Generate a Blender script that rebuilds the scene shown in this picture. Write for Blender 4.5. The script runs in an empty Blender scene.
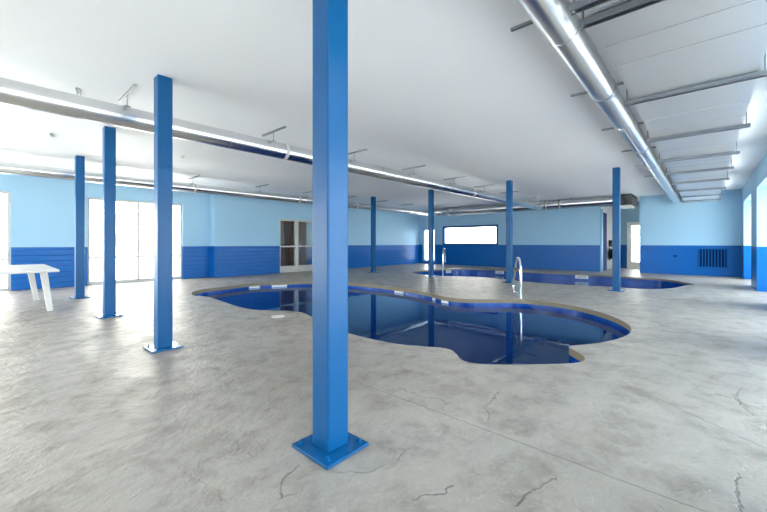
import bpy, bmesh, math
from mathutils import Vector, Matrix
from mathutils.geometry import tessellate_polygon

S = bpy.context.scene
COL = S.collection
PI = math.pi
CEIL = 3.09

# ------------------------------------------------------------------ helpers
def link(o, parent=None):
    COL.objects.link(o)
    if parent is not None:
        o.parent = parent
    return o

def obj(name, bm, mat, parent=None, smooth=False, bevel=0.0):
    """mesh coordinates are world coordinates minus the parent's location"""
    me = bpy.data.meshes.new(name)
    bmesh.ops.recalc_face_normals(bm, faces=bm.faces[:])
    if parent is not None:
        off = Vector(parent.matrix_basis.translation)
        p = parent.parent
        while p is not None:
            off += Vector(p.matrix_basis.translation)
            p = p.parent
        bmesh.ops.translate(bm, verts=bm.verts[:], vec=-off)
    bm.to_mesh(me)
    bm.free()
    if isinstance(mat, (list, tuple)):
        for m in mat:
            me.materials.append(m)
    else:
        me.materials.append(mat)
    if smooth:
        for p in me.polygons:
            p.use_smooth = True
    o = bpy.data.objects.new(name, me)
    link(o, parent)
    if bevel:
        b = o.modifiers.new('bevel', 'BEVEL')
        b.width = bevel
        b.segments = 2
        b.limit_method = 'ANGLE'
    if smooth:
        try:
            e = o.modifiers.new('split', 'EDGE_SPLIT')
            e.split_angle = math.radians(40)
        except Exception:
            pass
    return o

def tag(o, label, cat, group=None, kind=None):
    o['label'] = label
    o['category'] = cat
    if group:
        o['group'] = group
    if kind:
        o['kind'] = kind
    return o

def thing(name, loc, label, cat, group=None):
    o = bpy.data.objects.new(name, None)
    o.location = loc
    o.empty_display_size = 0.1
    link(o)
    return tag(o, label, cat, group)

def struct(name, bm, mat, parent=None, smooth=False, bevel=0.0):
    o = obj(name, bm, mat, parent, smooth, bevel)
    if parent is None:
        o['kind'] = 'structure'
    return o

def box(bm, x0, x1, y0, y1, z0, z1):
    vs = [bm.verts.new((x, y, z)) for z in (z0, z1) for y in (y0, y1) for x in (x0, x1)]
    q = [(0, 2, 3, 1), (4, 5, 7, 6), (0, 1, 5, 4), (2, 6, 7, 3), (0, 4, 6, 2), (1, 3, 7, 5)]
    return [bm.faces.new([vs[i] for i in f]) for f in q]

def bx(*a):
    bm = bmesh.new()
    box(bm, *a)
    return bm

def sweep(bm, pts, r, n=12, cap=True, closed=False):
    """tube along a polyline; r a number or one per point"""
    pts = [Vector(p) for p in pts]
    m = len(pts)
    rs = r if isinstance(r, (list, tuple)) else [r] * m
    rings = []
    up = None
    for i, p in enumerate(pts):
        if closed:
            t = (pts[(i + 1) % m] - pts[i - 1]).normalized()
        else:
            t = (pts[min(i + 1, m - 1)] - pts[max(i - 1, 0)]).normalized()
        if up is None:
            up = Vector((0, 0, 1)) if abs(t.z) < 0.9 else Vector((1, 0, 0))
        a = (up - t * up.dot(t)).normalized()
        b = t.cross(a)
        up = a
        rings.append([bm.verts.new(p + (a * math.cos(2 * PI * k / n) + b * math.sin(2 * PI * k / n)) * rs[i]) for k in range(n)])
    for i in range(m if closed else m - 1):
        A, B = rings[i], rings[(i + 1) % m]
        for k in range(n):
            bm.faces.new((A[k], A[(k + 1) % n], B[(k + 1) % n], B[k]))
    if cap and not closed:
        bm.faces.new(rings[0][::-1])
        bm.faces.new(rings[-1])

def tube(pts, r, n=12, **k):
    bm = bmesh.new()
    sweep(bm, pts, r, n, **k)
    return bm

def ring(center, axis, R, w, t=0.004, n=32):
    """flat strap band of width w round an axis (0 = x, 1 = y)"""
    bm = bmesh.new()
    c = Vector(center)
    L = []
    for k in range(n):
        a = 2 * PI * k / n
        row = []
        for rr, s in ((R, -1), (R + t, -1), (R + t, 1), (R, 1)):
            if axis == 0:
                v = Vector((s * w / 2, rr * math.cos(a), rr * math.sin(a)))
            else:
                v = Vector((rr * math.cos(a), s * w / 2, rr * math.sin(a)))
            row.append(bm.verts.new(c + v))
        L.append(row)
    for k in range(n):
        A, B = L[k], L[(k + 1) % n]
        for j in range(4):
            bm.faces.new((A[j], A[(j + 1) % 4], B[(j + 1) % 4], B[j]))
    return bm

def channel(bm, a, b, w, h, t=0.004, lip=0.009):
    """open strut channel from a to b along x or y; slot faces down"""
    a, b = Vector(a), Vector(b)
    d = (b - a).normalized()
    s = d.cross(Vector((0, 0, 1))).normalized()
    prof = [(-w/2, 0), (-w/2, h), (w/2, h), (w/2, 0), (w/2 - lip, 0), (w/2 - lip, t), (w/2 - t, t),
            (w/2 - t, h - t), (-w/2 + t, h - t), (-w/2 + t, t), (-w/2 + lip, t), (-w/2 + lip, 0)]
    A = [bm.verts.new(a + s * x + Vector((0, 0, z))) for x, z in prof]
    B = [bm.verts.new(b + s * x + Vector((0, 0, z))) for x, z in prof]
    n = len(prof)
    for k in range(n):
        bm.faces.new((A[k], A[(k + 1) % n], B[(k + 1) % n], B[k]))
    bm.faces.new(A[::-1])
    bm.faces.new(B)

# ------------------------------------------------------------------ materials
def newmat(name):
    m = bpy.data.materials.new(name)
    m.use_nodes = True
    nt = m.node_tree
    for n in list(nt.nodes):
        nt.nodes.remove(n)
    out = nt.nodes.new('ShaderNodeOutputMaterial')
    return m, nt, out

class N:
    def __init__(self, nt):
        self.nt = nt
    def node(self, t, **kw):
        n = self.nt.nodes.new(t)
        for k, v in kw.items():
            setattr(n, k, v)
        return n
    def sock(self, s, v):
        if isinstance(v, bpy.types.NodeSocket):
            self.nt.links.new(v, s)
        else:
            s.default_value = v
    def math(self, op, a, b=0.0, c=None, clamp=False):
        n = self.node('ShaderNodeMath', operation=op, use_clamp=clamp)
        self.sock(n.inputs[0], a)
        self.sock(n.inputs[1], b)
        if c is not None:
            self.sock(n.inputs[2], c)
        return n.outputs[0]
    def mix(self, f, a, b):
        n = self.node('ShaderNodeMix', data_type='RGBA')
        self.sock(n.inputs[0], f)
        self.sock(n.inputs[6], a)
        self.sock(n.inputs[7], b)
        return n.outputs[2]
    def noise(self, vec, scale, detail=4.0, rough=0.55, dist=0.0):
        n = self.node('ShaderNodeTexNoise')
        self.nt.links.new(vec, n.inputs['Vector'])
        n.inputs['Scale'].default_value = scale
        n.inputs['Detail'].default_value = detail
        n.inputs['Roughness'].default_value = rough
        n.inputs['Distortion'].default_value = dist
        return n
    def step(self, v, lo, hi):
        n = self.node('ShaderNodeMapRange', interpolation_type='SMOOTHSTEP')
        self.sock(n.inputs[0], v)
        n.inputs[1].default_value = lo
        n.inputs[2].default_value = hi
        return n.outputs[0]
    def bump(self, h, strength, dist=0.01, normal=None):
        n = self.node('ShaderNodeBump')
        n.inputs['Strength'].default_value = strength
        n.inputs['Distance'].default_value = dist
        self.nt.links.new(h, n.inputs['Height'])
        if normal is not None:
            self.nt.links.new(normal, n.inputs['Normal'])
        return n.outputs[0]
    def pos(self):
        return self.node('ShaderNodeNewGeometry').outputs['Position']
    def obj(self):
        return self.node('ShaderNodeTexCoord').outputs['Object']
    def bsdf(self, out, **kw):
        n = self.node('ShaderNodeBsdfPrincipled')
        for k, v in kw.items():
            self.sock(n.inputs[k.replace('_', ' ')], v)
        self.nt.links.new(n.outputs[0], out.inputs['Surface'])
        return n

def srgb(r, g, b):
    f = lambda c: (c / 255 / 12.92) if c / 255 <= 0.04045 else ((c / 255 + 0.055) / 1.055) ** 2.4
    return (f(r), f(g), f(b), 1.0)

def plain(name, rgb, rough=0.5, metal=0.0, var=0.06, scale=6.0, bump=0.0, coat=0.0, spec=0.5):
    m, nt, out = newmat(name)
    k = N(nt)
    p = k.obj()
    nz = k.noise(p, scale)
    dark = tuple(c * (1 - var) for c in rgb[:3]) + (1,)
    lite = tuple(min(1, c * (1 + var)) for c in rgb[:3]) + (1,)
    c = k.mix(nz.outputs['Fac'], dark, lite)
    kw = dict(Base_Color=c, Roughness=rough, Metallic=metal, Specular_IOR_Level=spec)
    b = k.bsdf(out, **kw)
    if coat:
        b.inputs['Coat Weight'].default_value = coat
        b.inputs['Coat Roughness'].default_value = 0.15
    if bump:
        k.nt.links.new(k.bump(k.noise(p, scale * 8).outputs['Fac'], bump, 0.004), b.inputs['Normal'])
    return m

UPPER = srgb(158, 197, 223)
LOWER = srgb(0, 94, 172)

def wall_mat(name, zs, groove, depth):
    """two-tone painted wall: deep blue dado below zs, pale blue above, shallow courses in the dado"""
    m, nt, out = newmat(name)
    k = N(nt)
    p = k.pos()
    sep = k.node('ShaderNodeSeparateXYZ')
    nt.links.new(p, sep.inputs[0])
    z = sep.outputs[2]
    f = k.step(z, zs - 0.004, zs + 0.004)
    nz = k.noise(p, 1.3, 5)
    lo = k.mix(nz.outputs['Fac'], tuple(c * .93 for c in LOWER[:3]) + (1,), tuple(min(1, c * 1.07) for c in LOWER[:3]) + (1,))
    hi = k.mix(nz.outputs['Fac'], tuple(c * .96 for c in UPPER[:3]) + (1,), tuple(min(1, c * 1.03) for c in UPPER[:3]) + (1,))
    c = k.mix(f, lo, hi)
    rg = k.node('ShaderNodeMapRange')
    k.sock(rg.inputs[0], f)
    rg.inputs[3].default_value = 0.3
    rg.inputs[4].default_value = 0.5
    b = k.bsdf(out, Base_Color=c, Roughness=rg.outputs[0], Specular_IOR_Level=0.3)
    saw = k.math('FRACT', k.math('DIVIDE', z, groove), 0)
    edge = k.math('MINIMUM', k.step(saw, 0.0, 0.10), k.math('SUBTRACT', 1.0, k.step(saw, 0.93, 1.0)))
    low = k.math('SUBTRACT', 1.0, f)
    h = k.math('ADD', k.math('MULTIPLY', k.math('MULTIPLY', edge, low), 1.0), k.math('MULTIPLY', k.noise(p, 40).outputs['Fac'], 0.02))
    nt.links.new(k.bump(h, 0.8, depth), b.inputs['Normal'])
    return m

M = {}
M['wall_l'] = wall_mat('two_tone_wall_siding', 1.09, 0.145, 0.011)
M['wall_b'] = wall_mat('two_tone_wall_block', 1.11, 0.2, 0.0025)
M['corr'] = plain('corridor_white', srgb(225, 225, 222), 0.5)
M['ceil'] = plain('ceiling_white', srgb(238, 239, 243), 0.6, var=0.02, scale=0.8, bump=0.08)
M['white'] = plain('white_frame', srgb(196, 196, 194), 0.35, var=0.02)
M['alu'] = plain('aluminium_frame', srgb(190, 187, 181), 0.35, metal=0.2, var=0.03)
M['blue_frame'] = plain('blue_frame', srgb(0, 70, 146), 0.4)
M['pale_frame'] = plain('pale_blue_casing', srgb(120, 172, 205), 0.45)
M['galv'] = plain('galvanised_steel', (0.76, 0.77, 0.78, 1), 0.27, metal=1.0, var=0.06, scale=3.0)
M['strut'] = plain('strut_steel', (0.36, 0.38, 0.41, 1), 0.35, metal=1.0, var=0.08, scale=9.0)
M['foil'] = plain('flat_duct_sheet', (0.86, 0.87, 0.88, 1), 0.4, metal=1.0, var=0.03, scale=1.0)
M['dark'] = plain('dark_metal', (0.06, 0.06, 0.065, 1), 0.5)
M['chrome'] = plain('polished_steel', (0.82, 0.83, 0.84, 1), 0.08, metal=1.0, var=0.02)
M['bolt'] = plain('bolt_steel', (0.5, 0.5, 0.52, 1), 0.3, metal=1.0)
M['col'] = plain('blue_enamel', srgb(0, 83, 138), 0.32, var=0.03, scale=4, spec=0.3)
M['plate'] = plain('blue_enamel_plate', srgb(0, 92, 150), 0.14, var=0.05, scale=9)
M['table'] = plain('white_table_plastic', srgb(214, 211, 206), 0.4, var=0.02)
M['black'] = plain('black_rubber', srgb(28, 32, 38), 0.5)
M['vent'] = plain('blue_vent_paint', srgb(0, 88, 158), 0.65, spec=0.2)
M['ventdark'] = plain('vent_recess', srgb(0, 34, 78), 0.8, spec=0.1)
M['coping'] = plain('tan_coping', srgb(132, 122, 102), 0.6, var=0.2, scale=9, bump=0.2)
M['drape'] = plain('brown_drape', srgb(150, 118, 98), 0.8, var=0.25, scale=5)
M['tiledeck'] = plain('white_plastic_lid', srgb(226, 224, 218), 0.4)
M['marker'] = plain('white_marker_tile', srgb(225, 228, 232), 0.25)
M['markdark'] = plain('grey_marker_glyph', srgb(80, 96, 130), 0.4)
M['ground'] = plain('outdoor_concrete', srgb(226, 223, 217), 0.8, var=0.08, scale=0.5)
M['build'] = plain('pale_render', srgb(214, 206, 196), 0.8)
M['roofm'] = plain('grey_roof', srgb(150, 140, 132), 0.8)
M['bluedoor'] = plain('dark_blue_door', srgb(0, 46, 104), 0.9)
M['grille'] = plain('white_grille', srgb(240, 240, 236), 0.4)

def schlick(k, f0):
    g = k.node('ShaderNodeNewGeometry')
    d = k.node('ShaderNodeVectorMath', operation='DOT_PRODUCT')
    k.nt.links.new(g.outputs['Incoming'], d.inputs[0])
    k.nt.links.new(g.outputs['Normal'], d.inputs[1])
    c = k.math('SUBTRACT', 1.0, k.math('ABSOLUTE', d.outputs['Value']))
    return k.math('MULTIPLY_ADD', k.math('POWER', c, 5.0), 1.0 - f0, f0)

def glass_mat(name, tint=(0.94, 0.97, 0.97, 1)):
    m, nt, out = newmat(name)
    k = N(nt)
    t = k.node('ShaderNodeBsdfTransparent')
    t.inputs[0].default_value = tint
    g = k.node('ShaderNodeBsdfGlossy')
    g.inputs['Roughness'].default_value = 0.02
    fr = schlick(k, 0.04)
    mx = k.node('ShaderNodeMixShader')
    nt.links.new(fr, mx.inputs[0])
    nt.links.new(t.outputs[0], mx.inputs[1])
    nt.links.new(g.outputs[0], mx.inputs[2])
    nt.links.new(mx.outputs[0], out.inputs['Surface'])
    return m
M['glass'] = glass_mat('window_glass')

def water_mat():
    m, nt, out = newmat('pool_water')
    k = N(nt)
    t = k.node('ShaderNodeBsdfTransparent')
    t.inputs[0].default_value = (0.18, 0.5, 0.8, 1)
    g = k.node('ShaderNodeBsdfGlossy')
    g.inputs['Roughness'].default_value = 0.012
    g.inputs[0].default_value = (0.6, 0.8, 1, 1)
    nz = k.noise(k.pos(), 2.2, 2)
    bp = k.bump(nz.outputs['Fac'], 0.05, 0.02)
    nt.links.new(bp, g.inputs['Normal'])
    fr = schlick(k, 0.02)
    mx = k.node('ShaderNodeMixShader')
    nt.links.new(fr, mx.inputs[0])
    nt.links.new(t.outputs[0], mx.inputs[1])
    nt.links.new(g.outputs[0], mx.inputs[2])
    nt.links.new(mx.outputs[0], out.inputs['Surface'])
    return m
M['water'] = water_mat()
M['shell'] = plain('blue_fibreglass_shell', srgb(0, 62, 126), 0.35, var=0.12, scale=1.5)

def tile_mat():
    m, nt, out = newmat('cobalt_waterline_tile')
    k = N(nt)
    uv = k.node('ShaderNodeTexCoord').outputs['UV']
    b = k.node('ShaderNodeTexBrick')
    nt.links.new(uv, b.inputs['Vector'])
    b.offset = 0.0
    b.inputs['Color1'].default_value = srgb(0, 60, 146)
    b.inputs['Color2'].default_value = srgb(4, 82, 176)
    b.inputs['Mortar'].default_value = srgb(10, 40, 110)
    b.inputs['Scale'].default_value = 1.0
    b.inputs['Mortar Size'].default_value = 0.004
    b.inputs['Brick Width'].default_value = 0.15
    b.inputs['Row Height'].default_value = 0.15
    k.bsdf(out, Base_Color=b.outputs['Color'], Roughness=0.22)
    return m
M['tile'] = tile_mat()

def floor_mat():
    m, nt, out = newmat('stamped_concrete_deck')
    k = N(nt)
    p = k.pos()
    # broad mottling
    n1 = k.noise(p, 0.55, 5, 0.6)
    n2 = k.noise(p, 3.6, 7, 0.68, 0.25)
    n3 = k.noise(p, 22, 5, 0.7)
    c = k.mix(k.step(n1.outputs['Fac'], 0.3, 0.7), srgb(150, 143, 134), srgb(172, 165, 156))
    c = k.mix(k.math('MULTIPLY', k.step(n2.outputs['Fac'], 0.42, 0.72), 0.6), c, srgb(112, 103, 92))
    c = k.mix(k.math('MULTIPLY', k.step(n3.outputs['Fac'], 0.5, 0.8), 0.3), c, srgb(186, 182, 174))
    # slate stamp: ridges of a stretched, warped noise
    mp = k.node('ShaderNodeMapping')
    nt.links.new(p, mp.inputs[0])
    mp.inputs['Rotation'].default_value = (0, 0, math.radians(-42))
    mp.inputs['Scale'].default_value = (1.0, 1.3, 1.0)
    s1 = k.noise(mp.outputs[0], 2.4, 8, 0.62, 0.25)
    s2 = k.noise(mp.outputs[0], 11.0, 5, 0.6, 0.2)
    # flagstone facets: each warped cell sits at its own height
    wf = k.node('ShaderNodeVectorMath', operation='MULTIPLY_ADD')
    nt.links.new(k.noise(p, 2.2, 6, 0.62).outputs['Color'], wf.inputs[0])
    wf.inputs[1].default_value = (0.8, 0.8, 0)
    nt.links.new(p, wf.inputs[2])
    fc = k.node('ShaderNodeTexVoronoi', feature='SMOOTH_F1', voronoi_dimensions='2D')
    nt.links.new(wf.outputs[0], fc.inputs['Vector'])
    fc.inputs['Scale'].default_value = 2.4
    fc.inputs['Smoothness'].default_value = 0.12
    fsep = k.node('ShaderNodeSeparateColor')
    nt.links.new(fc.outputs['Color'], fsep.inputs[0])
    # irregular cracked ridges
    vd = k.node('ShaderNodeVectorMath', operation='MULTIPLY_ADD')
    nw = k.noise(p, 1.4, 5, 0.6)
    nt.links.new(nw.outputs['Color'], vd.inputs[0])
    vd.inputs[1].default_value = (0.9, 0.9, 0)
    nt.links.new(p, vd.inputs[2])
    vo = k.node('ShaderNodeTexVoronoi', feature='DISTANCE_TO_EDGE', voronoi_dimensions='2D')
    nt.links.new(vd.outputs[0], vo.inputs['Vector'])
    vo.inputs['Scale'].default_value = 0.75
    gate = k.step(k.noise(p, 0.9, 2).outputs['Fac'], 0.53, 0.62)
    crk = k.math('MULTIPLY', k.math('SUBTRACT', 1.0, k.step(vo.outputs['Distance'], 0.0, 0.012)), gate)
    # named joints and cracks of this floor, as polylines in metres
    wob = k.node('ShaderNodeVectorMath', operation='MULTIPLY_ADD')
    wn = k.noise(p, 9.0, 3, 0.6)
    nt.links.new(wn.outputs['Color'], wob.inputs[0])
    wob.inputs[1].default_value = (0.10, 0.10, 0)
    nt.links.new(p, wob.inputs[2])
    sp = k.node('ShaderNodeSeparateXYZ')
    nt.links.new(p, sp.inputs[0])
    sw = k.node('ShaderNodeSeparateXYZ')
    nt.links.new(wob.outputs[0], sw.inputs[0])
    def seg(a, b, w, src, off=0.0):
        ax, ay = a[0] + off, a[1] + off
        dx, dy = b[0] - a[0], b[1] - a[1]
        L2 = dx * dx + dy * dy
        px = k.math('SUBTRACT', src.outputs[0], ax)
        py = k.math('SUBTRACT', src.outputs[1], ay)
        t = k.math('DIVIDE', k.math('ADD', k.math('MULTIPLY', px, dx), k.math('MULTIPLY', py, dy)), L2, clamp=True)
        ex = k.math('SUBTRACT', px, k.math('MULTIPLY', t, dx))
        ey = k.math('SUBTRACT', py, k.math('MULTIPLY', t, dy))
        d = k.math('SQRT', k.math('ADD', k.math('MULTIPLY', ex, ex), k.math('MULTIPLY', ey, ey)))
        return k.math('SUBTRACT', 1.0, k.step(d, w * 0.4, w))
    fade = None
    for a, b, w in JOINTS:
        s = seg(a, b, w, sp)
        fade = s if fade is None else k.math('MAXIMUM', fade, s)
    cr = None
    for line in CRACKS:
        for a, b in zip(line, line[1:]):
            s = seg(a, b, 0.007, sw, 0.05)
            cr = s if cr is None else k.math('MAXIMUM', cr, s)
    crk2 = k.math('MAXIMUM', k.math('MULTIPLY', crk, 0.55), k.math('MAXIMUM', k.math('MULTIPLY', fade, 0.45), k.math('MULTIPLY', cr, 0.65)))
    c = k.mix(k.math('MULTIPLY', crk2, 0.8), c, srgb(70, 64, 56))
    h = k.math('ADD', k.math('MULTIPLY', s1.outputs['Fac'], 1.0), k.math('MULTIPLY', s2.outputs['Fac'], 0.12))
    h = k.math('ADD', h, k.math('MULTIPLY', fsep.outputs[0], 0.22))
    rdg = k.math('ABSOLUTE', k.math('SUBTRACT', k.noise(mp.outputs[0], 4.5, 6, 0.6, 0.3).outputs['Fac'], 0.5))
    h = k.math('ADD', h, k.math('MULTIPLY', k.step(rdg, 0.0, 0.09), 0.035))
    h = k.math('ADD', h, k.math('MULTIPLY', n3.outputs['Fac'], 0.05))
    h = k.math('SUBTRACT', h, k.math('MULTIPLY', crk2, 0.25))
    rg = k.node('ShaderNodeMapRange')
    nt.links.new(n2.outputs['Fac'], rg.inputs[0])
    rg.inputs[1].default_value = 0.3
    rg.inputs[2].default_value = 0.7
    rg.inputs[3].default_value = 0.27
    rg.inputs[4].default_value = 0.5
    b = k.bsdf(out, Base_Color=c, Roughness=rg.outputs[0])
    nt.links.new(k.bump(h, 0.62, 0.05), b.inputs['Normal'])
    return m

# pixel -> deck point, used only to turn measurements of the cracks into metres
_f, _cx, _H, _h = 358.0, 383.5, 243.0, 1.2
_a = math.atan2(704.5 - 383.5, _f)
def deck(x, y):
    X, up = (x - _cx) / _f, -(y - _H) / _f
    u, v = X * math.sin(_a) + math.cos(_a), -X * math.cos(_a) + math.sin(_a)
    t = -_h / up
    return (u * t, v * t)

JOINTS = [((2.15, -1.0), (2.15, 2.3), 0.009), (deck(617, 380), deck(765, 448), 0.007)]
CRACKS = [[deck(*q) for q in L] for L in (
    [(500, 393), (486, 408), (488, 421)], [(413, 498), (440, 494), (451, 486)],
    [(516, 504), (529, 494), (554, 477)], [(741, 474), (737, 489), (743, 512)],
    [(736, 398), (751, 415)], [(738, 340), (763, 353)], [(297, 466), (282, 483), (281, 498)])]
M['floor'] = floor_mat()

# ------------------------------------------------------------------ pools (outlines in metres on the deck)
POOL1 = [(3.2, 8.76), (3.42, 9.35), (3.8, 9.68), (4.3, 9.78), (5.0, 9.95), (5.5, 9.98), (6.04, 9.7), (6.6, 9.4),
         (7.02, 8.9), (7.32, 8.0), (7.43, 7.26), (7.43, 6.63), (7.41, 6.07), (7.3, 5.46), (7.09, 4.83), (6.89, 4.4),
         (6.84, 4.06), (6.94, 3.73), (7.28, 3.35), (7.57, 2.96), (7.66, 2.51), (7.57, 1.99), (7.3, 1.54), (6.89, 1.14),
         (6.4, 0.86), (6.08, 0.77), (5.74, 0.74), (5.43, 0.78), (5.11, 0.87), (4.81, 1.01), (4.62, 1.14), (4.52, 1.17),
         (4.43, 1.11), (4.3, 0.99), (4.19, 0.93), (4.07, 0.92), (3.96, 0.96), (3.8, 1.09), (3.53, 1.36), (3.34, 1.58),
         (3.26, 1.72), (3.28, 1.86), (3.41, 2.0), (3.5, 2.12), (3.5, 2.24), (3.41, 2.43), (3.3, 2.65), (3.25, 2.9),
         (3.23, 3.16), (3.24, 3.52), (3.34, 4.03), (3.55, 4.75), (3.66, 5.15), (3.6, 5.45), (3.38, 5.78), (3.24, 6.06),
         (3.2, 6.49), (3.24, 7.11), (3.3, 7.75), (3.33, 8.2), (3.27, 8.5)]
POOL2 = [(11.81, 9.0), (12.4, 9.1), (13.02, 9.05), (13.81, 8.9), (14.7, 8.62), (15.28, 8.1), (15.46, 7.31), (15.43, 6.37),
         (15.36, 5.47), (15.36, 4.77), (15.45, 3.78), (15.45, 2.87), (15.28, 2.22), (15.2, 1.61), (15.05, 1.0), (14.6, 0.6),
         (14.0, 0.3), (13.65, 0.22), (13.42, 0.36), (12.79, 0.5), (12.16, 0.66), (11.68, 0.96), (11.48, 1.3), (11.48, 1.88),
         (11.34, 2.4), (11.2, 2.85), (11.15, 3.47), (11.22, 4.28), (11.46, 4.86), (11.64, 5.5), (11.6, 6.1), (11.4, 6.6),
         (11.14, 7.1), (11.06, 7.55), (11.3, 8.4)]

def smooth_loop(P, sub=4):
    out = []
    n = len(P)
    for i in range(n):
        p0, p1, p2, p3 = (Vector(P[(i + j - 1) % n]) for j in range(4))
        for s in range(sub):
            t = s / sub
            q = 0.5 * ((2 * p1) + (p2 - p0) * t + (2 * p0 - 5 * p1 + 4 * p2 - p3) * t * t + (3 * p1 - p0 - 3 * p2 + p3) * t ** 3)
            out.append((q.x, q.y))
    return out

OUT1, OUT2 = smooth_loop(POOL1), smooth_loop(POOL2)

def polygon(loops, z):
    bm = bmesh.new()
    tris = tessellate_polygon([[Vector((x, y, 0)) for x, y in L] for L in loops])
    flat = [p for L in loops for p in L]
    vs = [bm.verts.new((x, y, z)) for x, y in flat]
    for t in tris:
        try:
            f = bm.faces.new([vs[i] for i in t])
            f.normal_update()
            if f.normal.z < 0:
                f.normal_flip()
        except ValueError:
            pass
    return bm

def skirt(bm, loop, zs, uv=False):
    n = len(loop)
    uvl = bm.loops.layers.uv.verify() if uv else None
    rows = [[bm.verts.new((x, y, z)) for x, y in loop] for z in zs]
    acc = [0.0]
    for i in range(n):
        a, b = loop[i], loop[(i + 1) % n]
        acc.append(acc[-1] + math.hypot(a[0] - b[0], a[1] - b[1]))
    for r in range(len(zs) - 1):
        for i in range(n):
            j = (i + 1) % n
            f = bm.faces.new((rows[r][i], rows[r][j], rows[r + 1][j], rows[r + 1][i]))
            if uv:
                for l, (u, z) in zip(f.loops, ((acc[i], zs[r]), (acc[i + 1], zs[r]), (acc[i + 1], zs[r + 1]), (acc[i], zs[r + 1]))):
                    l[uvl].uv = (u, z)

def offset_loop(loop, d):
    """push a loop outwards by d (loop orientation worked out from its area)"""
    n = len(loop)
    area = sum(loop[i][0] * loop[(i + 1) % n][1] - loop[(i + 1) % n][0] * loop[i][1] for i in range(n))
    s = 1 if area > 0 else -1
    o = []
    for i in range(n):
        a, b = Vector(loop[i - 1]), Vector(loop[(i + 1) % n])
        t = (b - a).normalized()
        o.append((loop[i][0] + s * t.y * d, loop[i][1] - s * t.x * d))
    return o

UMIN, UMAX, VMIN, VMAX = -3.6, 17.7, -1.5, 13.3
floor_bm = polygon([[(UMIN - .3, VMIN), (UMAX + 3.0, VMIN), (UMAX + 3.0, VMAX), (UMIN - .3, VMAX)], OUT1, OUT2], 0.0)
struct('floor', floor_bm, M['floor'])

def marker(parent, loop, px, py, w, zlo, zhi):
    """white plaque on the waterline tile, facing into the pool, at the outline point nearest (px, py)"""
    i = min(range(len(loop)), key=lambda j: (loop[j][0] - px) ** 2 + (loop[j][1] - py) ** 2)
    n = len(loop)
    a, b = Vector(loop[i - 1]), Vector(loop[(i + 1) % n])
    t = (b - a).normalized()
    inn = Vector((-t.y, t.x))
    area = sum(loop[k][0] * loop[(k + 1) % n][1] - loop[(k + 1) % n][0] * loop[k][1] for k in range(n))
    if area < 0:
        inn = -inn
    c = Vector(loop[i])
    def slab(s0, s1, d0, d1, z0, z1):
        bm = bmesh.new()
        vs = []
        for z in (z0, z1):
            for d in (d0, d1):
                for s in (s0, s1):
                    q = c + t * s + inn * d
                    vs.append(bm.verts.new((q.x, q.y, z)))
        for f in [(0, 2, 3, 1), (4, 5, 7, 6), (0, 1, 5, 4), (2, 6, 7, 3), (0, 4, 6, 2), (1, 3, 7, 5)]:
            bm.faces.new([vs[x] for x in f])
        return bm
    o = obj('depth_marker', slab(-w / 2, w / 2, -0.004, 0.022, zlo, zhi), M['marker'], parent)
    o['label'] = 'white marker plaque'
    if zhi - zlo > 0.1:
        for row in (zlo + 0.03, zlo + 0.072):
            obj('text_line', slab(-w * 0.36, w * 0.36, 0.022, 0.025, row, row + 0.02), M['markdark'], o)
    return o

def build_pool(name, loop, label, marks, tan, wz):
    cx = sum(p[0] for p in loop) / len(loop)
    cy = sum(p[1] for p in loop) / len(loop)
    t = thing(name, (cx, cy, 0), label, 'pool')
    bm = bmesh.new()
    skirt(bm, loop, [0.0, -tan])
    obj('coping_edge', bm, M['coping'], t, smooth=True)['label'] = 'tan concrete coping edge'
    bm = bmesh.new()
    skirt(bm, loop, [-tan, -0.34], uv=True)
    obj('waterline_tile', bm, M['tile'], t, smooth=True)['label'] = 'cobalt blue waterline tile band'
    bm = polygon([loop], -1.35)
    skirt(bm, loop, [-0.34, -1.35])
    obj('pool_shell', bm, M['shell'], t)
    w = obj('water', polygon([loop], wz), M['water'], t)
    w['label'] = 'still dark blue water'
    for m_ in marks:
        marker(t, loop, *m_, max(wz + 0.003, -tan - 0.12), -tan - 0.002)
    return t

build_pool('swimming_pool', OUT1, 'large free-form pool of dark blue water behind the foremost blue column',
           [(5.35, 10.0, .5), (6.1, 9.68, .45), (7.4, 6.0, .34), (6.87, 4.35, .2), (7.05, 4.75, .12)], 0.085, -0.14)
build_pool('swimming_pool', OUT2, 'farther free-form pool seen as a thin blue strip before the back wall',
           [(14.3, 8.74, .3), (15.45, 6.9, .4), (15.45, 3.55, .45), (11.95, 9.02, .3)], 0.06, -0.25)

# ------------------------------------------------------------------ shell
def wall(bm, axis, p0, p1, a0, a1, z0, z1, holes):
    """slab with rectangular openings (b0, b1, zlo, zhi); axis 0: runs along x, 1: along y"""
    cuts = sorted({a0, a1} | {h[0] for h in holes} | {h[1] for h in holes})
    cuts = [c for c in cuts if a0 <= c <= a1]
    def put(s, e, lo, hi):
        if e - s < 1e-6 or hi - lo < 1e-6:
            return
        if axis == 0:
            box(bm, s, e, p0, p1, lo, hi)
        else:
            box(bm, p0, p1, s, e, lo, hi)
    for s, e in zip(cuts, cuts[1:]):
        m = (s + e) / 2
        z = z0
        for h in sorted([h for h in holes if h[0] < m < h[1]], key=lambda h: h[2]):
            put(s, e, z, h[2])
            z = h[3]
        put(s, e, z, z1)

bm = bmesh.new()
wall(bm, 0, 12.97, 13.3, UMIN, 5.3, -0.3, CEIL, [(-2.3, 0.45, -0.02, 2.5), (1.95, 4.43, -0.02, 2.5)])
wall(bm, 0, 12.6, 13.3, 5.3, 17.5, -0.3, CEIL, [(7.87, 9.65, -0.02, 2.17)])
struct('wall_left', bm, M['wall_l'])

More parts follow.
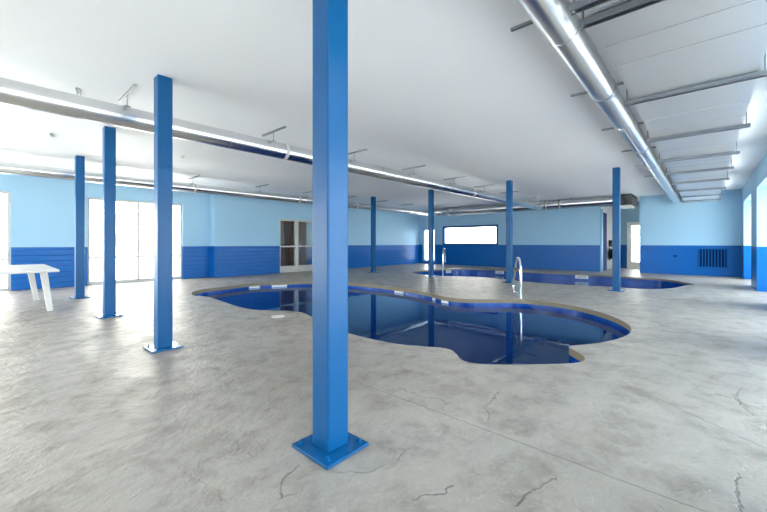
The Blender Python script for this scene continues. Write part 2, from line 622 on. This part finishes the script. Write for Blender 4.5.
bm = bmesh.new()
wall(bm, 1, 17.2, 17.45, 3.25, 12.6, -0.3, CEIL, [(11.45, 12.35, 0.12, 2.04), (7.7, 10.94, 1.08, 2.13)])
wall(bm, 1, 17.7, 17.95, VMIN, 1.95, -0.3, CEIL, [])
struct('wall_back', bm, M['wall_b'])

BAYS = [(14.3, 16.9), (10.35, 12.85), (6.5, 9.1), (2.65, 5.25), (-1.2, 1.4)]
bm = bmesh.new()
wall(bm, 0, VMIN, -0.97, UMIN, 17.7, -0.3, CEIL, [(a, b, -0.02, 2.58) for a, b in BAYS])
struct('wall_right', bm, M['wall_b'])

bm = bmesh.new()
wall(bm, 1, UMIN - 0.3, UMIN, VMIN, VMAX, -0.3, CEIL, [(3.5, 10.5, -0.02, 2.5)])  # opening behind the camera, made wide to let in more light
struct('wall_rear', bm, M['wall_b'])

bm = bmesh.new()
box(bm, UMIN - 0.3, 20.7, VMIN, VMAX, CEIL, CEIL + 0.2)
struct('ceiling', bm, M['ceil'])

# corridor beyond the gap in the back wall
bm = bmesh.new()
wall(bm, 0, 3.25, 3.45, 17.45, 20.4, -0.3, CEIL, [])
struct('wall_corridor_left', bm, M['corr'])
bm = bmesh.new()
wall(bm, 0, 1.75, 1.95, 17.95, 20.4, -0.3, CEIL, [])
struct('wall_corridor_right', bm, M['corr'])
bm = bmesh.new()
wall(bm, 1, 20.4, 20.65, 1.75, 3.45, -0.3, CEIL, [(2.0, 2.62, -0.02, 2.08)])
struct('wall_corridor_end', bm, M['wall_b'])

def glazing(name, axis, p, a0, a1, z0, z1, mull=(), rails=(), mat=None, fw=0.06, fd=0.08, glass=True, bottom=None, wide=0.05):
    """frame with mullions and rails, and one pane; runs along x (axis 0) or y (axis 1) at p"""
    mat = mat or M['white']
    root = bpy.data.objects.new(name, None)
    root.location = ((a0 + a1) / 2, p, z0) if axis == 0 else (p, (a0 + a1) / 2, z0)
    root.empty_display_size = 0.1
    link(root)
    root['kind'] = 'structure'
    bm = bmesh.new()
    def bar(s, e, lo, hi, d=fd):
        if axis == 0:
            box(bm, s, e, p - d / 2, p + d / 2, lo, hi)
        else:
            box(bm, p - d / 2, p + d / 2, s, e, lo, hi)
    bar(a0, a0 + fw, z0, z1)
    bar(a1 - fw, a1, z0, z1)
    bar(a0 + fw, a1 - fw, z1 - fw, z1)
    bar(a0 + fw, a1 - fw, z0, z0 + (bottom or fw))
    for x in mull:
        bar(x - wide / 2, x + wide / 2, z0 + fw, z1 - fw, fd * 1.1)
    for z in rails:
        bar(a0 + fw, a1 - fw, z - 0.025, z + 0.025, fd * 0.9)
    obj('window_frame', bm, mat, root)
    if glass:
        bm = bmesh.new()
        e = 0.004
        if axis == 0:
            box(bm, a0 + fw * .5, a1 - fw * .5, p - e, p + e, z0 + fw * .5, z1 - fw * .5)
        else:
            box(bm, p - e, p + e, a0 + fw * .5, a1 - fw * .5, z0 + fw * .5, z1 - fw * .5)
        obj('glass_pane', bm, M['glass'], root)
    return root

glazing('window_1', 0, 13.08, -2.3, 0.45, 0.0, 2.5, mull=(-0.92,), rails=(0.78,))
glazing('window_2', 0, 13.08, 1.95, 4.43, 0.0, 2.5, mull=(3.19,), rails=(0.78,), bottom=0.1)
W3 = glazing('window_3', 1, 17.27, 7.7, 10.94, 1.08, 2.13, mat=M['blue_frame'], fw=0.10, fd=0.2)
for i, (a, b) in enumerate(BAYS):
    n = 3
    glazing('window_%d' % (4 + i), 0, -1.42, a, b, 0.0, 2.58, mull=[a + (b - a) * j / n for j in range(1, n)], rails=(0.85,), mat=M['white'])
glazing('window_9', 1, UMIN - .15, 3.5, 10.5, 0, 2.5, mull=(5.25, 7.0, 8.75), rails=(0.85,))  # unseen window added behind the camera to brighten the ceiling and floor
glazing('door_4', 1, 20.42, 2.0, 2.62, 0.0, 2.08, rails=(1.18, 1.6), fw=0.055, bottom=0.32, mat=M['grille'])
bm = bmesh.new()
for q in ((20.36, 20.4, 1.951, 2.0, 0, 2.18), (20.36, 20.4, 2.62, 2.74, 0, 2.18), (20.36, 20.4, 2.0, 2.62, 2.08, 2.18)):
    box(bm, *q)
struct('trim_1', bm, M['grille'])

# double glass door in the left wall
D1 = glazing('door_1', 0, 12.72, 7.87, 9.65, 0.0, 2.17, mull=(8.72,), rails=(1.06,), mat=M['alu'], fw=0.07, bottom=0.26, wide=0.15)
for x in (8.61, 8.83):
    obj('door_handle', tube([(x, 12.67, 0.92), (x, 12.62, 0.94), (x, 12.62, 1.2), (x, 12.67, 1.22)], 0.012, 8), M['chrome'], D1, smooth=True)

# glazed door near the far corner
D2 = glazing('door_2', 1, 17.3, 11.45, 12.35, 0.12, 2.04, mat=M['pale_frame'], fw=0.09, fd=0.16)
obj('door_handle', tube([(17.21, 11.62, 1.05), (17.16, 11.62, 1.05), (17.16, 11.74, 1.05)], 0.012, 8), M['chrome'], D2, smooth=True)

# dark blue door leaf at the corridor's mouth
bm = bmesh.new()
box(bm, 17.46, 18.3, 3.2, 3.25, 0.01, 2.5)
D3 = struct('door_3', bm, M['bluedoor'], bevel=0.004)
obj('door_handle', tube([(18.18, 3.2, 1.0), (18.18, 3.15, 1.0), (18.06, 3.15, 1.0)], 0.011, 8), M['chrome'], D3, smooth=True)
bm = bmesh.new()
box(bm, 17.19, 17.46, 3.19, 3.25, 0, 2.62)
struct('trim_2', bm, M['pale_frame'])

# small lobby behind the double door
bm = bmesh.new()
wall(bm, 0, 15.6, 15.8, 7.0, 10.6, -0.1, 2.9, [(7.3, 8.5, 0.5, 2.2)])
wall(bm, 1, 6.9, 7.1, 13.3, 15.8, -0.1, 2.9, [])
wall(bm, 1, 10.5, 10.7, 13.3, 15.8, -0.1, 2.9, [])
box(bm, 6.9, 10.7, 13.3, 15.8, 2.9, 3.0)
struct('wall_lobby', bm, plain('lobby_wall', srgb(190, 176, 164), 0.7))
struct('floor_lobby', bx(6.9, 10.7, 13.3, 15.8, -0.12, -0.005), plain('lobby_floor', srgb(150, 138, 124), 0.4))
glazing('window_10', 0, 15.7, 7.3, 8.5, 0.5, 2.2, mull=(7.9,), rails=(1.3,))
def drape(x0, x1, y, z0, z1, label):
    bm = bmesh.new()
    n = 60
    rows = []
    for z in (z0, z1):
        rows.append([(bm.verts.new((x0 + (x1 - x0) * i / n, y + 0.05 * math.sin(i * 0.95), z)),
                      bm.verts.new((x0 + (x1 - x0) * i / n, y + 0.05 * math.sin(i * 0.95) + 0.012, z))) for i in range(n + 1)])
    for i in range(n):
        for s in (0, 1):
            bm.faces.new((rows[0][i][s], rows[0][i + 1][s], rows[1][i + 1][s], rows[1][i][s]))
        for r in (0, 1):
            bm.faces.new((rows[r][i][0], rows[r][i + 1][0], rows[r][i + 1][1], rows[r][i][1]))
    for i in (0, n):
        bm.faces.new((rows[0][i][0], rows[0][i][1], rows[1][i][1], rows[1][i][0]))
    o = obj('curtain', bm, M['drape'])
    tag(o, label, 'curtain')
    return o
drape(8.75, 10.4, 15.4, 0.02, 2.6, 'brown pleated curtain seen through the right leaf of the glass double door')
drape(7.15, 7.55, 15.4, 0.02, 2.6, 'narrow brown curtain seen through the left leaf of the glass double door')

# baseboard-like dark joint is not in the photo: walls meet the deck directly

# ------------------------------------------------------------------ columns
COLS = [
    (1.364, 1.645, 'big blue square steel column in the foreground, nearest of all columns'),
    (1.37, 4.62, 'blue square steel column third from the left, its base plate glinting white'),
    (1.37, 7.28, 'blue square steel column second from the left, standing before the storefront glass'),
    (1.39, 10.15, 'leftmost blue square steel column, right of the white table'),
    (10.62, 10.08, 'far blue column just right of the foremost one, before the left wall'),
    (10.62, 7.25, 'far blue column beside the smaller chrome handrail'),
    (10.62, 4.40, 'blue column just left of the larger chrome handrail between the pools'),
    (10.62, 1.65, 'rightmost blue column, standing before the corridor opening'),
]
for i, (x, y, lab) in enumerate(COLS):
    t = thing('steel_column', (x, y, 0), lab, 'column', 'blue steel columns')
    s = 0.077
    obj('shaft', bx(x - s, x + s, y - s, y + s, 0.016, CEIL), M['col'], t, bevel=0.012)
    p = obj('base_plate', bx(x - .158, x + .158, y - .165, y + .165, 0.001, 0.018), M['col'] if i == 0 else M['plate'], t, bevel=0.003)
    for sx in (-1, 1):
        for sy in (-1, 1):
            bm = bmesh.new()
            ax, ay = x + sx * .118, y + sy * .122
            sweep(bm, [(ax, ay, 0.018), (ax, ay, 0.03)], 0.017, 6)
            sweep(bm, [(ax, ay, 0.03), (ax, ay, 0.042)], 0.008, 8)
            obj('anchor_bolt', bm, M['col'] if i == 0 else M['bolt'], p)

# ------------------------------------------------------------------ ducts
def duct(name, pts, r, label, seams, axis, bands=(), bmat='white'):
    t = thing(name, pts[0], label, 'duct')
    obj('duct_body', tube(pts, r, 40), M['galv'], t, smooth=True)
    for c in seams:
        obj('joint_collar', ring(c, axis, r, 0.03, 0.005, 40), M['galv'], t, smooth=True)
    for c in bands:
        o = obj('clamp_band', ring(c, axis, r, 0.06, 0.005, 40), M[bmat], t, smooth=True)
        o['label'] = 'pale clamp band' if bmat == 'white' else 'steel clamp band'
    return t

LZ, LV, LR = 2.775, 5.4, 0.130
WZ, WV, WR = 2.78, 10.95, 0.125
BZ, BU, BR = 2.865, 16.6, 0.205
RZ, RV, RR = 2.80, 0.79, 0.118
ELBOW = [(16.03, WV - .02, 2.83)] + [(BU - .45 + .45 * math.sin(a * PI / 16), WV - .45 + .45 * math.cos(a * PI / 16), BZ) for a in range(1, 9)]
duct('round_duct', [(-3.5, LV, LZ), (16.39, LV, LZ)], LR, 'long round galvanised duct crossing the room above the middle of the large pool',
     [(u, LV, LZ) for u in (0.35, 2.5, 5.9, 8.3, 11.6, 14.4)] + [(13.0, LV, LZ)], 0, [(u, LV, LZ) for u in (3.46, 10.16, 16.1)])
duct('round_duct', [(-3.5, WV, WZ), (15.9, WV, WZ)], WR, 'round galvanised duct along the left wall above the storefront glass',
     [(u, WV, WZ) for u in (1.6, 5.0, 8.6, 11.8, 14.9)], 0, [(u, WV, WZ) for u in (4.04, 7.6, 10.5)])
bduct = duct('round_duct', ELBOW + [(BU, 2.67, BZ)], BR, 'thick round duct along the back wall above the wide window',
     [(BU, v, BZ) for v in (8.9, 7.4, 3.2)], 1, [(BU, v, BZ) for v in (10.12, 5.18, 4.64)])
for v in (9.8, 7.0, 4.2):
    obj('hanger_tab', bx(BU - .03, BU + .03, v - .02, v + .02, BZ + BR - 0.004, CEIL), M['strut'], bduct)
duct('round_duct', [(-1.0, RV, RZ), (17.68, RV, RZ)], RR, 'round duct running beside the wide flat metal duct at right',
     [(u, RV, RZ) for u in (2.9, 5.6, 8.9, 10.4, 13.6)], 0, [(u, RV, RZ) for u in (4.3, 7.24)], 'strut')

ORD = ['first', 'second', 'third', 'fourth', 'fifth', 'sixth', 'seventh', 'eighth', 'ninth', 'tenth']
def hanger(u, v, z, r, rail0, rail1, strap, label, group):
    t = thing('duct_hanger', (u, v, CEIL), label, 'hanger', group)
    bm = bmesh.new()
    channel(bm, (u, rail0, CEIL - 0.025), (u, rail1, CEIL - 0.025), 0.03, 0.024)
    obj('ceiling_channel', bm, M['strut'], t)
    obj('hanger_rod', tube([(u, v, CEIL - 0.03), (u, v, z + r + 0.006)], 0.006, 8), M['strut'], t)
    if strap:
        obj('strap_ring', ring((u, v, z), 0, r + 0.002, 0.07, 0.012), M['white'], t, smooth=True)
    else:
        obj('hanger_clip', bx(u - .03, u + .03, v - .02, v + .02, z + r + 0.004, z + r + 0.018), M['strut'], t)
for i, u in enumerate((1.2, 3.25, 5.12, 7.15, 9.1, 11.0, 12.95, 14.9)):
    hanger(u, LV, LZ, LR, LV - .36, LV + .36, False, '%s hanger from the left on the duct over the large pool' % ORD[i], 'hangers of the middle duct')
for i, u in enumerate((2.1, 4.0, 6.1, 8.0, 10.0, 11.9, 13.8)):
    hanger(u, WV, WZ, WR, WV - .5, WV + .3, False, '%s hanger from the left on the duct along the left wall' % ORD[i], 'hangers of the left wall duct')
for i, u in enumerate((3.1, 5.0, 6.86, 8.75, 10.65, 12.55)):
    hanger(u, RV, RZ, RR, RV - .18, 1.27, False, '%s hanger from the camera on the round duct beside the flat duct' % ORD[i], 'hangers of the right round duct')

# loose ceiling fixings seen as small dark marks
for x, y, lab in ((0.78, 5.78, 'small grey channel on the ceiling just above the middle duct near the left edge'),
                  (0.79, 8.48, 'small grey channel on the ceiling between the two left ducts'),
                  (2.9, 8.5, 'small grey channel on the ceiling above the third column from the left')):
    bm = bmesh.new()
    channel(bm, (x - .02, y - .1, CEIL - 0.026), (x + .02, y + .1, CEIL - 0.026), 0.041, 0.026)
    tag(obj('ceiling_bracket', bm, M['strut']), lab, 'bracket', 'ceiling brackets')

# wide flat duct on trapeze hangers
FZ = 2.715
t = thing('flat_duct', (9.0, 0.1, FZ), 'wide flat sheet metal duct hung under the ceiling at upper right', 'duct')
bm = bmesh.new()
box(bm, 0.6, 17.68, -0.36, 0.57, FZ, 3.06)
obj('duct_body', bm, M['foil'], t)
u = 1.9
k = 3
while u < 17.4:
    bm = bmesh.new()
    box(bm, u, u + 0.006, -0.362, 0.572, FZ - 0.003, 3.062)
    obj('standing_seam', bm, M['galv'], t)
    u += (0.55, 0.4, 1.1, 0.75)[k % 4]
    k += 1
STR = [2.5, 2.72, 4.57, 6.45, 8.25, 9.85, 11.5, 13.3, 15.1, 16.7]
for i, u in enumerate(STR):
    t = thing('trapeze_hanger', (u, 0.1, CEIL), '%s steel trapeze bar from the camera under the wide flat duct' % ORD[i], 'hanger', 'trapeze hangers of the flat duct')
    bm = bmesh.new()
    channel(bm, (u, -0.43, FZ - 0.048), (u, 0.64, FZ - 0.048), 0.06, 0.041)
    obj('strut_bar', bm, M['strut'], t)
    for y in (-0.395, 0.615):
        obj('hanger_rod', tube([(u, y, FZ - 0.06), (u, y, CEIL)], 0.006, 8), M['strut'], t)

# duct end unit at the corridor mouth
t = thing('air_unit', (16.9, 2.4, 2.55), 'dark air unit with white grille at the end of the thick back duct', 'air unit')
obj('housing', bx(16.3, 17.6, 2.02, 2.64, 2.66, 3.06), M['dark'], t, bevel=0.03)
bm = bmesh.new()
box(bm, 16.45, 17.5, 2.1, 2.14, 2.6, 2.66)
box(bm, 16.45, 17.5, 2.54, 2.58, 2.6, 2.66)
for kx in range(9):
    box(bm, 16.45 + kx * .125, 16.5 + kx * .125, 2.14, 2.54, 2.6, 2.66)
g = obj('grille', bm, M['grille'], t)
g['label'] = 'white outlet grille'

# ------------------------------------------------------------------ handrails
def arch(p, q, h, drop_end, n=18):
    """inverted-U tube: up from p, over, down at q to z = drop_end"""
    p, q = Vector(p), Vector(q)
    d = q - p
    w = d.length / 2
    pts = [Vector((p.x, p.y, 0.0))]
    base = h - w * 0.55
    for k in range(n + 1):
        a = PI - PI * k / n
        s = (1 + math.cos(a)) / 2
        pts.append(Vector((p.x + d.x * s, p.y + d.y * s, base + math.sin(a) * w * 0.55)))
    pts.append(Vector((q.x, q.y, drop_end)))
    return pts
def handrail(pairs, label):
    c = pairs[0][0]
    t = thing('pool_handrail', (c[0], c[1], 0), label, 'handrail')
    for p, q, h, e in pairs:
        r = obj('rail', tube(arch(p, q, h, e), 0.022, 12), M['chrome'], t, smooth=True)
        for f in ((p,) if e < 0 else (p, q)):
            obj('anchor_flange', tube([(f[0], f[1], 0.0), (f[0], f[1], 0.02)], 0.05, 16), M['chrome'], r)
t = thing('pool_handrail', (7.78, 2.97, 0), 'larger chrome handrail loop on the deck between the two pools', 'handrail')
L_ = [(0.0, 0.0), (0.0, .40), (.02, .66), (.10, .80), (.20, .86), (.34, .85), (.48, .74), (.62, .56), (.76, .36), (.84, .20), (.82, .09), (.70, .035), (.52, .03), (.36, .05), (.28, .0)]
def bent(p, d, L, sub=4):
    out = []
    for i in range(len(L) - 1):
        q = [Vector(L[max(0, min(len(L) - 1, i + j))]) for j in (-1, 0, 1, 2)]
        for s_ in range(sub):
            x = s_ / sub
            v = 0.5 * (2 * q[1] + (q[2] - q[0]) * x + (2 * q[0] - 5 * q[1] + 4 * q[2] - q[3]) * x * x + (3 * q[1] - q[0] - 3 * q[2] + q[3]) * x ** 3)
            out.append((p[0] + d[0] * v.x, p[1] + d[1] * v.x, max(0.0, v.y)))
    out.append((p[0] + d[0] * L[-1][0], p[1] + d[1] * L[-1][0], L[-1][1]))
    return out
r_ = obj('rail', tube(bent((7.78, 2.97), (1.1, .64), L_), 0.024, 12), M['chrome'], t, smooth=True)
obj('anchor_flange', tube([(7.78, 2.97, 0.0), (7.78, 2.97, 0.02)], 0.05, 16), M['chrome'], r_)
t = thing('pool_handrail', (10.92, 6.95, 0), 'smaller chrome handrail at the edge of the far pool', 'handrail')
H_ = [(0.0, 0.0), (0.0, .45), (.01, .78), (.09, .93), (.22, .99), (.38, .96), (.50, .84), (.55, .66), (.56, .48)]
r_ = obj('rail', tube(bent((10.92, 6.95), (.75, .3), H_), 0.024, 12), M['chrome'], t, smooth=True)
obj('anchor_flange', tube([(10.92, 6.95, 0.0), (10.92, 6.95, 0.02)], 0.05, 16), M['chrome'], r_)

# ------------------------------------------------------------------ table
t = thing('table', (0.3, 9.4, 0), 'white rectangular table with splayed legs cut off by the left edge', 'table')
obj('table_top', bx(-0.2, 0.86, 8.2, 10.55, 0.705, 0.75), M['table'], t, bevel=0.012)
for x, y, dx, dy in ((0.70, 8.72, 0.08, -0.1), (0.62, 10.28, 0.11, 0.12), (0.02, 8.72, -0.12, -0.1), (0.02, 10.28, -0.12, 0.12)):
    bm = bmesh.new()
    a = [(x - .05, y - .045), (x + .05, y - .045), (x + .05, y + .045), (x - .05, y + .045)]
    b = [(x + dx - .04, y + dy - .035), (x + dx + .04, y + dy - .035), (x + dx + .04, y + dy + .035), (x + dx - .04, y + dy + .035)]
    A = [bm.verts.new((p[0], p[1], 0.706)) for p in a]
    B = [bm.verts.new((p[0], p[1], 0.0)) for p in b]
    for k in range(4):
        bm.faces.new((A[k], A[(k + 1) % 4], B[(k + 1) % 4], B[k]))
    bm.faces.new(A)
    bm.faces.new(B[::-1])
    obj('leg', bm, M['table'], t, bevel=0.008)

# ------------------------------------------------------------------ wall fittings
t = thing('wall_vent', (17.7, -0.21, 0.65), 'blue slatted vent low on the back wall near the right corner', 'vent')
obj('vent_back', bx(17.685, 17.699, -0.59, 0.17, 0.33, 0.97), M['ventdark'], t)
bm = bmesh.new()
for q in ((-0.62, -0.585), (0.165, 0.2)):
    box(bm, 17.665, 17.699, q[0], q[1], 0.3, 1.0)
box(bm, 17.665, 17.699, -0.585, 0.165, 0.3, 0.33)
box(bm, 17.665, 17.699, -0.585, 0.165, 0.97, 1.0)
obj('vent_frame', bm, M['vent'], t)
bm = bmesh.new()
for kx in range(9):
    y = -0.55 + kx * 0.085
    box(bm, 17.668, 17.69, y, y + 0.028, 0.33, 0.97)
obj('louvres', bm, M['vent'], t)

t = thing('wall_outlet', (17.7, 0.84, 0.7), 'small outlet plate on the blue back wall left of the vent', 'outlet')
obj('cover_plate', bx(17.688, 17.699, 0.77, 0.91, 0.64, 0.76), M['vent'], t, bevel=0.004)
bm = bmesh.new()
box(bm, 17.68, 17.69, 0.79, 0.83, 0.67, 0.73)
box(bm, 17.68, 17.69, 0.85, 0.89, 0.67, 0.73)
obj('socket', bm, M['ventdark'], t)

t = thing('wall_box', (19.2, 3.25, 1.2), 'small black box on the white corridor wall above the round reel', 'box')
obj('box_body', bx(18.95, 19.4, 3.13, 3.249, 1.03, 1.33), M['black'], t, bevel=0.015)
obj('box_lid', bx(18.97, 19.38, 3.115, 3.135, 1.05, 1.31), M['black'], t, bevel=0.006)
t = thing('hose_reel', (19.1, 3.1, 0.7), 'dark round reel on the white corridor wall under the black box', 'reel')
obj('reel_drum', tube([(19.1, 3.249, 0.7), (19.1, 3.09, 0.7)], 0.22, 24), M['black'], t, smooth=True)
for yy in (3.23, 3.08):
    obj('reel_disc', tube([(19.1, yy, 0.7), (19.1, yy - 0.015, 0.7)], 0.3, 32), plain('grey_reel', srgb(60, 66, 74), 0.5), t, smooth=True)

t = thing('skimmer_lid', (3.24, 5.2, 0), 'round white skimmer lid set in the deck beside the large pool', 'lid')
obj('lid_disc', tube([(3.2, 5.18, 0.001), (3.2, 5.18, 0.008)], 0.105, 28), M['tiledeck'], t)
obj('lid_grip', tube([(3.2, 5.18, 0.008), (3.2, 5.18, 0.012)], 0.03, 16), M['tiledeck'], t)

# ------------------------------------------------------------------ outdoors
bm = bmesh.new()
G = 140
z = -0.16
def quad(x0, x1, y0, y1):
    bm.faces.new([bm.verts.new(q) for q in ((x0, y0, z), (x1, y0, z), (x1, y1, z), (x0, y1, z))])
quad(-G, UMIN, -G, G)
quad(20.66, G, -G, G)
quad(UMIN, 20.66, -G, VMIN)
quad(UMIN, 20.66, VMAX, G)
struct('ground', bm, M['ground'])

def house(x0, x1, y0, y1, h, label):
    t = thing('building', ((x0 + x1) / 2, (y0 + y1) / 2, z), label, 'building')
    obj('wall', bx(x0, x1, y0, y1, z, h), M['build'], t)
    bm = bmesh.new()
    ym = (y0 + y1) / 2
    P_ = [(x0 - .4, y0 - .4, h), (x0 - .4, y1 + .4, h), (x0 - .4, ym, h + 1.4), (x1 + .4, y0 - .4, h), (x1 + .4, y1 + .4, h), (x1 + .4, ym, h + 1.4)]
    v = [bm.verts.new(p) for p in P_]
    for f in ((0, 1, 2), (3, 5, 4), (0, 2, 5, 3), (1, 4, 5, 2), (0, 3, 4, 1)):
        bm.faces.new([v[i] for i in f])
    obj('roof', bm, M['roofm'], t)
    n = int((x1 - x0) / 3)
    for i in range(n):
        wx = x0 + 1 + i * 3
        obj('window', bx(wx, wx + 1.3, y0 - 0.04, y0 + 0.02, 0.9, 2.2), M['roofm'], t)
house(2, 14, 46, 54, 3.2, 'pale building outside, faint through the storefront glass')

# ------------------------------------------------------------------ light
sun = bpy.data.lights.new('sun', 'SUN')
sun.energy = 5.0
sun.angle = math.radians(3)
sun.color = (1.0, 0.97, 0.92)
so = bpy.data.objects.new('sun', sun)
so.location = (-30, 6, 40)
so.rotation_euler = Vector((0.62, 0.0, -0.78)).to_track_quat('-Z', 'Y').to_euler()
link(so)
w = bpy.data.worlds.new('sky')
S.world = w
w.use_nodes = True
nt = w.node_tree
for n in list(nt.nodes):
    nt.nodes.remove(n)
k = N(nt)
out = k.node('ShaderNodeOutputWorld')
bg = k.node('ShaderNodeBackground')
nt.links.new(bg.outputs[0], out.inputs[0])
tc = k.node('ShaderNodeTexCoord').outputs['Generated']
sp = k.node('ShaderNodeSeparateXYZ')
nt.links.new(tc, sp.inputs[0])
side = k.step(sp.outputs[1], -0.6, 0.6)
nt.links.new(k.mix(side, (0.86, 0.93, 1.0, 1), (1.0, 0.935, 0.85, 1)), bg.inputs[0])
bg.inputs[1].default_value = 5.0

def portal(axis, p, a0, a1, z0, z1, sgn):
    L = bpy.data.lights.new('portal', 'AREA')
    L.shape = 'RECTANGLE'
    L.size = a1 - a0
    L.size_y = z1 - z0
    L.cycles.is_portal = True
    o = bpy.data.objects.new('portal', L)
    m = (a0 + a1) / 2
    o.location = (m, p, (z0 + z1) / 2) if axis == 0 else (p, m, (z0 + z1) / 2)
    d = Vector((0, sgn, 0)) if axis == 0 else Vector((sgn, 0, 0))
    o.rotation_euler = d.to_track_quat('-Z', 'Y').to_euler()
    link(o)
for a, b in BAYS:
    portal(0, -1.49, a, b, 0, 2.58, 1)
portal(0, 13.25, -2.3, 0.45, 0, 2.5, -1)
portal(0, 13.25, 1.95, 4.43, 0, 2.5, -1)
portal(1, 17.43, 7.7, 10.94, 1.08, 2.13, -1)
portal(1, 17.43, 11.45, 12.35, 0.12, 2.04, -1)
portal(1, 20.6, 2.0, 2.62, 0.3, 2.08, -1)
portal(1, UMIN - .28, 3.5, 10.5, 0, 2.5, 1)
portal(0, 15.78, 7.3, 8.5, 0.5, 2.2, -1)

# ------------------------------------------------------------------ camera and view
cam = bpy.data.cameras.new('camera')
cam.sensor_width = 36
cam.lens = _f / 767 * 36
cam.shift_y = -(256 - _H) / 767
cam.clip_start = 0.05
cam.clip_end = 500
co = bpy.data.objects.new('camera', cam)
co.location = (0, 0, _h)
co.rotation_euler = (PI / 2, 0, -(PI / 2 - _a))
link(co)
S.camera = co

S.view_settings.view_transform = 'Standard'
S.view_settings.look = 'None'
S.view_settings.gamma = 1
S.view_settings.use_curve_mapping = False
S.view_settings.exposure = 1.28
S.cycles.max_bounces = 14
S.cycles.diffuse_bounces = 9
S.cycles.glossy_bounces = 6
S.cycles.transparent_max_bounces = 16
S.cycles.use_denoising = True
